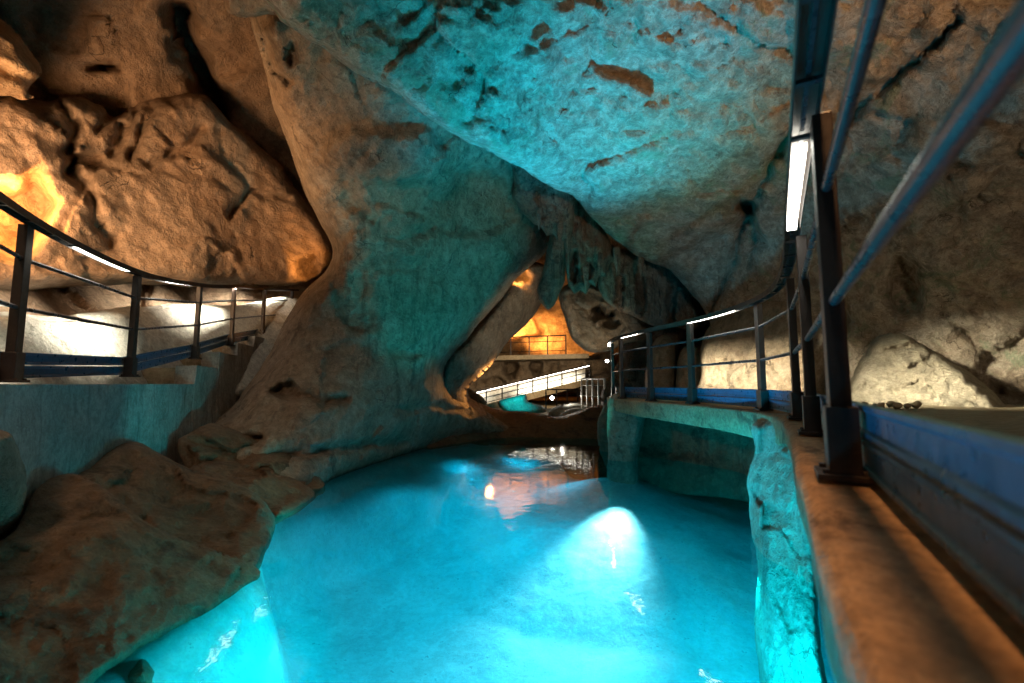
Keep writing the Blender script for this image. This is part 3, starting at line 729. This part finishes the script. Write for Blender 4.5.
# left retaining wall with stepped top, and the stairway behind it
def stepz(y):
    return np.select([y < 6.25, y < 7.2, y < 8.1, y < 9.0, y < 9.9], [1.345, 1.60, 1.85, 2.08, 2.30], 2.52)
def left_wall():
    pts = offs(Lp[:, :2], 0.10)
    ys = np.concatenate([np.linspace(-0.5, 6.24, 110)] + [np.linspace(a + 0.004, b - 0.004, 14) for a, b in ((6.25, 7.2), (7.2, 8.1), (8.1, 9.0), (9.0, 9.9), (9.9, 10.6))])
    out = np.column_stack([np.interp(ys, pts[:, 1], pts[:, 0]), ys])
    inn = offs(Lp[:, :2], -0.16); ins = np.column_stack([np.interp(ys, inn[:, 1], inn[:, 0]), ys])
    zt = stepz(ys); rows = []
    for f in np.linspace(0, 1, 22):
        p = np.column_stack([out, -0.3 + (zt + 0.3) * f])
        nz = fbm(p, 1.3, 4, off=13) * 0.05 + fbm(p, 5, 3, off=2) * 0.012
        p[:, 0] += nz + 0.12 * (1 - f) ** 2
        rows.append(p)
    for w_ in (0.1, 1.0):
        p = np.column_stack([out + (ins - out) * w_, zt]); p[:, 2] += 0.02 * fbm(p, 2.5, 4); rows.append(p)
    rows.append(np.column_stack([ins, np.full(len(ys), -0.3)]))
    V = np.array(rows); k, n = V.shape[:2]
    fs = [(i * n + j, i * n + j + 1, ((i + 1) % k) * n + j + 1, ((i + 1) % k) * n + j) for i in range(k) for j in range(n - 1)]
    return mesh_obj('retaining_wall', V.reshape(-1, 3), fs, M['plaster'], smooth=False)
tag(left_wall(), 'rough plastered wall washed teal with a stepped top under the left railing', 'wall')
m = MB()
ysl = [-0.5, 6.25, 7.2, 8.1, 9.0, 9.9, 12.0]
ci = offs(Lp[:, :2], -0.165); co = offs(Lp[:, :2], -2.2)
for a, b in zip(ysl[:-1], ysl[1:]):
    z = float(stepz(np.array((a + b) / 2))) - 0.03
    yy = np.linspace(a, b, 12)
    for y0, y1 in zip(yy[:-1], yy[1:]):
        x0, x1 = np.interp([y0, y1], ci[:, 1], ci[:, 0]); u0, u1 = np.interp([y0, y1], co[:, 1], co[:, 0])
        m.hexa([(u0, y0, z - 0.6), (x0, y0, z - 0.6), (x1, y1, z - 0.6), (u1, y1, z - 0.6)], [(u0, y0, z), (x0, y0, z), (x1, y1, z), (u1, y1, z)])
struct(m.build('stairway', M['path']))
# low lit bank at the back of the left path
struct(rock('cave_bank', [(-400, 330), (-60, 318), (0, 312), (60, 316), (120, 308), (180, 304), (240, 305), (300, 300), (320, 380), (200, 400), (0, 410), (-400, 430)],
     [(-300, 360, 2.75), (0, 340, 4.45), (60, 340, 5.1), (60, 380, 4.85), (140, 340, 6.5), (200, 340, 7.9), (260, 330, 9.6), (300, 340, 10.2)], M['pale'], step=3, edge=(10, 0.35), thick=0.6, jitter=2.5,
     noise=((0.12, 0.8, 4, False), (0.07, 3.0, 5, True), (0.03, 10, 3, True))))

cp = offs(Lp[:, :2], -1.0); cp = np.column_stack([cp, 2.02 + 0.05 * (cp[:, 1] - 3) + 0.015 * np.sin(cp[:, 1] * 3)]); cp = cp[(cp[:, 1] > 1.0) & (cp[:, 1] < 6.0)]
m = MB(); m.sweep(cp, circ(0.008, 6))
tag(m.build('cable', M['whitemetal'], smooth=True), 'thin pale cable strung along the white bank behind the left railing', 'cable')

# ------------------------------------------------------------------ the far lit chamber
struct(rock('cave_wall', [(420, 230), (620, 230), (640, 380), (640, 420), (420, 420)], [(440, 300, 25), (520, 320, 27), (570, 320, 25), (520, 400, 25)], M['amberwall'], step=2, edge=(8, 0.4), thick=1, jitter=0,
     noise=((0.7, 0.4, 4, False), (0.3, 1.2, 4, True)), dents=[(512, 322, 26, 16, 1.5)]))
tag(rock('rock_terrace', [(440, 362), (470, 360), (520, 357), (566, 354), (590, 356), (612, 350), (618, 400), (560, 392), (470, 408), (440, 410)],
     [(470, 370, 22.0), (520, 370, 22.0), (580, 370, 22), (470, 400, 21), (580, 395, 21)], M['tan'], step=1.5, edge=(4, 0.3), thick=1.5, jitter=0.8, noise=((0.4, 0.6, 4, False), (0.2, 1.6, 4, True)),
     dents=[(511, 368, 9, 9, 1.8), (536, 367, 6, 9, 1.8), (490, 385, 12, 8, 0.8), (555, 370, 6, 6, 0.8)]),
     'rocky terrace with two dark niches below the upper far railing', 'rock terrace')
tag(rock('rock_bank', [(440, 380), (456, 376), (470, 388), (486, 402), (480, 420), (440, 420)], [(462, 395, 15)], M['tan'], step=1.5, edge=(6, 0.5), thick=1, jitter=1, noise=((0.3, 0.8, 4, False), (0.15, 2, 4, True))),
     'broken tan rocks left of the lit ramp seen through the opening', 'rock')

def far_rail(label, p0, p1, n, h, mat, nr=2, t=0.035):
    root = thing('railing', tuple(p0), label, 'railing', None)
    up = np.array([0, 0, h])
    m = MB(); m.tube(p0 + up, p1 + up, t * 0.9, 6); m.build('handrail', mat, root)
    for k in range(nr):
        m = MB(); u = up * (k + 0.4) / nr; m.tube(p0 + u, p1 + u, t * 0.45, 5); m.build('rail', mat, root)
    for i in range(n):
        c = p0 + (p1 - p0) * i / (n - 1)
        m = MB(); m.box(c + up / 2, (t * 1.5, t * 1.5, h)); m.build('post', mat, root)
    return root
a, b = W(474, 357.0, 20.8), W(566, 354.0, 20.8)
far_rail('upper dark railing on the terrace in front of the amber glow', a, b, 6, 0.86, M['darkmetal'])
m = MB(); m.hexa([a + np.array([-1, -0.3, -0.2]), b + np.array([1, -0.3, -0.2]), b + np.array([1, 1.8, -0.2]), a + np.array([-1, 1.8, -0.2])],
                 [a + np.array([-1, -0.3, 0]), b + np.array([1, -0.3, 0]), b + np.array([1, 1.8, 0]), a + np.array([-1, 1.8, 0])])
struct(m.build('terrace_floor', M['path']))
# ramp with lit side wall
a, b = W(470, 408.5, 18.0), W(590, 378.5, 19.6)
far_rail('dark railing of the sloping ramp in front of the glaring white wall', a, b, 9, 0.60, M['darkmetal'], 3)
m = MB(); dz = np.array([0, 0.0, -0.25]); dy = np.array([0, 1.2, 0])
m.hexa([a + dz, b + dz, b + dz + dy, a + dz + dy], [a, b, b + dy, a + dy]); struct(m.build('ramp', M['path']))
m = MB(); o1 = np.array([0, 1.2, -0.1]); o2 = np.array([0, 1.35, -0.1]); hz = np.array([0, 0, 0.66])
m.hexa([a + o1, b + o1, b + o2, a + o2], [a + o1 + hz, b + o1 + hz, b + o2 + hz, a + o2 + hz])
tag(m.build('ramp_wall', M['whitemetal'], bevel=0.02), 'low white wall behind the ramp railing, glaring in strip light', 'wall')
# strip light of the ramp, under its handrail
a_r, b_r = a, b
hs = np.array([0, 0.05, 0.56])
m = MB(); m.sweep([a + hs, b + hs], [(-0.03, -0.02), (0.03, -0.02), (0.03, 0.0), (-0.03, 0.0)])
tag(m.build('light_strip', M['led']), 'long white light strip under the handrail of the far ramp', 'lamp')

# lower area: floor, white fence, lower railing
m = MB(); m.add([W(430, 425, 13.0), W(640, 425, 13.0), W(640, 396, 26.0), W(430, 396, 26.0)], [(0, 1, 2, 3)])
struct(m.build('ground', M['path']))
tag(rock('sand_mound', [(548, 412), (560, 405), (576, 402), (596, 404), (606, 414), (600, 422), (556, 422)], [(578, 412, 15)], M['pale'], step=1.2, edge=(6, 0.8), thick=0.5, jitter=0.5, noise=((0.05, 1, 3, False),)),
    'smooth pale mound on the floor beyond the far shore', 'mound')
far_rail('low dark railing on the floor beneath the white ramp', W(546, 409, 17), W(578, 409, 17), 4, 0.72, M['darkmetal'], 2, 0.03)
far_rail('tall white barred fence turned to the right of the far floor', W(582, 410, 14.6), W(605, 413, 13.2), 5, 0.98, M['whitemetal'], 3, 0.03)
# teal basin
tag(rock('rock_basin', [(497, 402), (512, 397), (526, 394), (528, 402), (542, 406), (546, 412), (520, 415), (505, 412)], [(515, 405, 15.5)], M['plaster'], step=1, edge=(5, 0.3), thick=0.4, jitter=0.5, noise=((0.06, 1, 3, False),)),
    'small rock basin glowing teal below the ramp', 'basin')

def flood(px, py, Y, label, r=0.10):
    c = W(px, py, Y); root = thing('floodlight', tuple(c), label, 'lamp')
    m = MB(); m.box(c + np.array([0, 0.08, 0]), (r * 2.2, 0.14, r * 2.2)); m.build('housing', M['darkmetal'], root, bevel=0.01)
    m = MB(); m.sweep([c + np.array([0, 0.01, 0]), c + np.array([0, -0.02, 0])], circ(r * 0.9, 16)); m.build('lens', M['lamp'], root)
    return c
flood(552, 398, 16.4, 'small white floodlight shining low behind the railing below the ramp', 0.07)
light('SPOT', W(600, 361, 9.4), (1.0, 0.80, 0.55), 110, 0.06, W(515, 320, 11.4), 75, 0.8)
light('SPOT', (1.3, 8.2, -0.2), (0.0, 0.62, 0.52), 260, 0.1, W(610, 265, 9.6), 50, 1.0)
light('SPOT', W(628, 374, 9.7), (1.0, 0.78, 0.5), 70, 0.1, W(598, 322, 11.2), 70, 0.9)  # added unseen spot, in place of strip light bounced onto the hanging rock
flood(607, 361, 9.6, 'small white floodlight shining beside the far end of the right railing', 0.035)

# ------------------------------------------------------------------ lights
CY = (0.0, 0.60, 0.88); TEAL = (0.0, 0.52, 0.54); AMB = (1.0, 0.42, 0.10)
# pool: up lights to the ceiling and the pillar, fan of light at the far right end, added fill spots over the bed, lamp under the near ledge, left shelf
light('SPOT', (0.75, 6.6, -0.35), CY, 3700, 0.35, W(575, 130, 5.9), 60, 1.0)
light('SPOT', (1.15, 5.0, -0.3), (0.0, 0.75, 0.38), 420, 0.3, W(690, 150, 6.6), 38, 1.0)  # added green spot, tints the right edge of the ceiling
light('SPOT', (0.2, 4.6, -0.3), (0.0, 0.66, 0.55), 260, 0.3, W(400, 20, 4.2), 50, 1.0)
light('SPOT', (1.2, 5.6, -0.40), TEAL, 700, 0.12, W(440, 275, 8.2), 46, 0.5)
light('SPOT', (1.80, 7.5, -0.10), (0.62, 0.94, 1.0), 1700, 0.16, (1.32, 6.55, -0.75), 48, 1.0)
for (lx, ly, lp) in ((-0.5, 2.2, 42), (0.35, 1.5, 36), (0.6, 3.2, 50), (-0.7, 3.9, 48), (-1.2, 5.4, 40), (0.3, 4.9, 60), (-0.1, 6.6, 48), (1.1, 4.3, 36), (-0.3, 8.4, 30), (0.9, 8.6, 26), (1.0, 6.2, 50), (1.2, 2.9, 40), (1.0, 1.9, 36), (-1.5, 6.9, 12), (-2.0, 5.6, 12), (-0.9, 9.0, 22), (0.2, 10.0, 24), (-0.7, 7.4, 30)):
    light('SPOT', (lx, ly, -0.04), (0.0, 0.56, 0.84), lp * 0.88, 0.3, (lx, ly, -3), 172, 0.3)  # added submerged fill, standing in for light scattered by the water
for (lx, ly, lp) in ((-1.1, 3.5, 60), (-0.95, 2.7, 70), (-0.7, 1.9, 70), (-1.6, 4.6, 45)):
    light('SPOT', (lx, ly, -0.05), (0.0, 0.66, 0.76), lp, 0.12, (lx - 1.1, ly - 0.1, -0.75), 120, 0.7)
light('SPOT', (0.9, 4.2, -0.3), CY, 330, 0.08, (2.4, 5.0, 0.7), 80, 0.7)
light('SPOT', (0.85, 2.2, -0.30), CY, 800, 0.12, (1.95, 3.5, -0.15), 74, 0.9)
for (lx, ly, lp) in ((2.0, 3.9, 60), (1.55, 2.9, 50), (2.5, 4.6, 30)):
    light('SPOT', (lx, ly, -0.25), (0.0, 0.66, 0.80), lp, 0.15, (lx, ly, -3), 170, 0.4)
light('SPOT', (-1.0, 4.6, -0.2), TEAL, 150, 0.1, (-4.4, 5.6, 1.25), 44, 0.6)
light('SPOT', (2.3, 2.9, -0.25), CY, 160, 0.1, (3.3, 4.6, -0.9), 130, 0.6)
light('SPOT', (-2.2, 1.0, 3.5), (1.0, 0.60, 0.34), 190, 0.2, W(310, 425, 6.5), 44, 1.0)  # added unseen warm spot that browns the pillar foot
light('SPOT', W(562, 397, 15.6), (1.0, 0.93, 0.78), 90, 0.08, W(594, 402, 14.0), 80, 0.8)
light('SPOT', W(516, 392, 14.8), TEAL, 70, 0.08, W(516, 410, 15.7), 90, 0.8)  # added unseen teal spot that brightens the basin
light('SPOT', (2.9, -0.6, 2.4), (1.0, 0.72, 0.45), 230, 0.25, W(950, 190, 5.0), 84, 1.0)  # added unseen warm spot to lift the upper right wall
# amber lamps hidden in the rock and turned to it, plus added warm spots
light('POINT', W(8, 205, 5.5), AMB, 150, 0.06)
light('SPOT', W(-130, 215, 3.3), (1.0, 0.57, 0.28), 1600, 0.5, W(150, 150, 6.8), 92, 1.0)  # added spot out of view, stands in for warm bounce on the overhang
light('SPOT', W(312, 272, 8.8), AMB, 40, 0.05, W(312, 262, 9.8), 120)
light('SPOT', W(518, 279, 11.4), AMB, 60, 0.05, W(518, 274, 12.4), 120)
light('SPOT', W(512, 326, 25.6), AMB, 1100, 0.2, W(513, 322, 27.0), 130)
light('SPOT', W(545, 338, 24.0), AMB, 650, 0.2, W(542, 335, 27.0), 80)
light('SPOT', W(565, 345, 23.4), AMB, 500, 0.2, W(560, 335, 27.0), 110)
light('SPOT', W(545, 352, 16.0), (1.0, 0.72, 0.42), 500, 0.1, W(520, 378, 22.0), 80)  # added warm fill spot for the terrace
light('SPOT', W(490, 376, 12.6), AMB, 120, 0.1, W(458, 362, 11.2), 110)
# warm lamps out of view, put in to light ceiling, ledge, pillar and boulders
light('SPOT', (3.0, -0.4, 2.3), (1.0, 0.50, 0.20), 800, 0.25, W(775, 10, 4.4), 52, 1.0)
light('SPOT', (0.50, 0.7, 4.2), (1.0, 0.50, 0.20), 620, 0.14, (0.60, 0.85, 1.08), 52, 0.9)
light('SPOT', (-0.35, 1.7, -0.2), (0.0, 0.58, 0.92), 135, 0.1, (0.75, 0.9, 1.35), 75, 0.8)  # added unseen pool spot that turns boards and rails blue
light('SPOT', (-3.0, 0.4, 3.6), (1.0, 0.62, 0.36), 300, 0.25, W(310, 110, 6.0), 46, 1.0)
light('SPOT', (-2.6, 0.2, 4.2), (1.0, 0.60, 0.34), 280, 0.25, W(140, 560, 2.9), 60, 1.0)
# the light strips under the handrails throw their light down on the path side only
rp = np.array([a_r, (a_r + b_r) / 2, b_r]) + np.array([0, 0.05, 0.53])
STRIPS.append((rp[0], rp[1], rp[2], -1.0))
for i_, (p0, p1, p2, sg) in enumerate(STRIPS):
    t = (p2 - p0); ln = float(np.linalg.norm(t)); t = t / ln
    sd = np.array([t[1], -t[0], 0.0]) * sg; sd /= np.linalg.norm(sd)
    d = sd - np.array([0, 0, 0.27 if sg > 0 else 0.6]); d = d / np.linalg.norm(d)
    la = bpy.data.lights.new('strip', 'AREA'); la.shape = 'RECTANGLE'; la.size = ln; la.size_y = 0.010; la.spread = math.radians(36 if sg > 0 else 64)
    la.energy = (36 if sg < 0 else 24) * ln; la.color = (1.0, 0.93, 0.76) if sg < 0 else (1.0, 0.87, 0.60); la.cycles.use_multiple_importance_sampling = False
    if i_ == len(STRIPS) - 1: la.energy = 14 * ln
    lo = bpy.data.objects.new('strip_lamp', la); COL.objects.link(lo)
    z = -d; y = np.cross(z, t)
    from mathutils import Matrix
    lo.matrix_world = Matrix(((t[0], y[0], z[0], p1[0]), (t[1], y[1], z[1], p1[1]), (t[2], y[2], z[2], p1[2]), (0, 0, 0, 1)))

# ------------------------------------------------------------------ world, camera, render settings
wd = bpy.data.worlds.new('World'); SC.world = wd; wd.use_nodes = True
bg = wd.node_tree.nodes['Background']; bg.inputs[0].default_value = (0.02, 0.02, 0.02, 1); bg.inputs[1].default_value = 0.1
cd = bpy.data.cameras.new('camera'); cam = bpy.data.objects.new('camera', cd); COL.objects.link(cam)
cd.sensor_width = 36; cd.lens = F * 36 / 1024; cd.clip_start = 0.02; cd.clip_end = 200
cam.location = (0, 0, CAMZ); cam.rotation_euler = (math.pi / 2 + PITCH, 0, 0)
cd.dof.use_dof = True; cd.dof.focus_distance = 7.0; cd.dof.aperture_fstop = 2.0
SC.camera = cam
SC.view_settings.view_transform = 'Standard'; SC.view_settings.look = 'None'
SC.view_settings.exposure = 0.0; SC.view_settings.gamma = 1.0
SC.render.engine = 'CYCLES'
cy = SC.cycles
cy.use_denoising = True; cy.max_bounces = 5; cy.diffuse_bounces = 2; cy.glossy_bounces = 3; cy.transparent_max_bounces = 8
cy.sample_clamp_indirect = 3.0; cy.caustics_reflective = False; cy.caustics_refractive = False
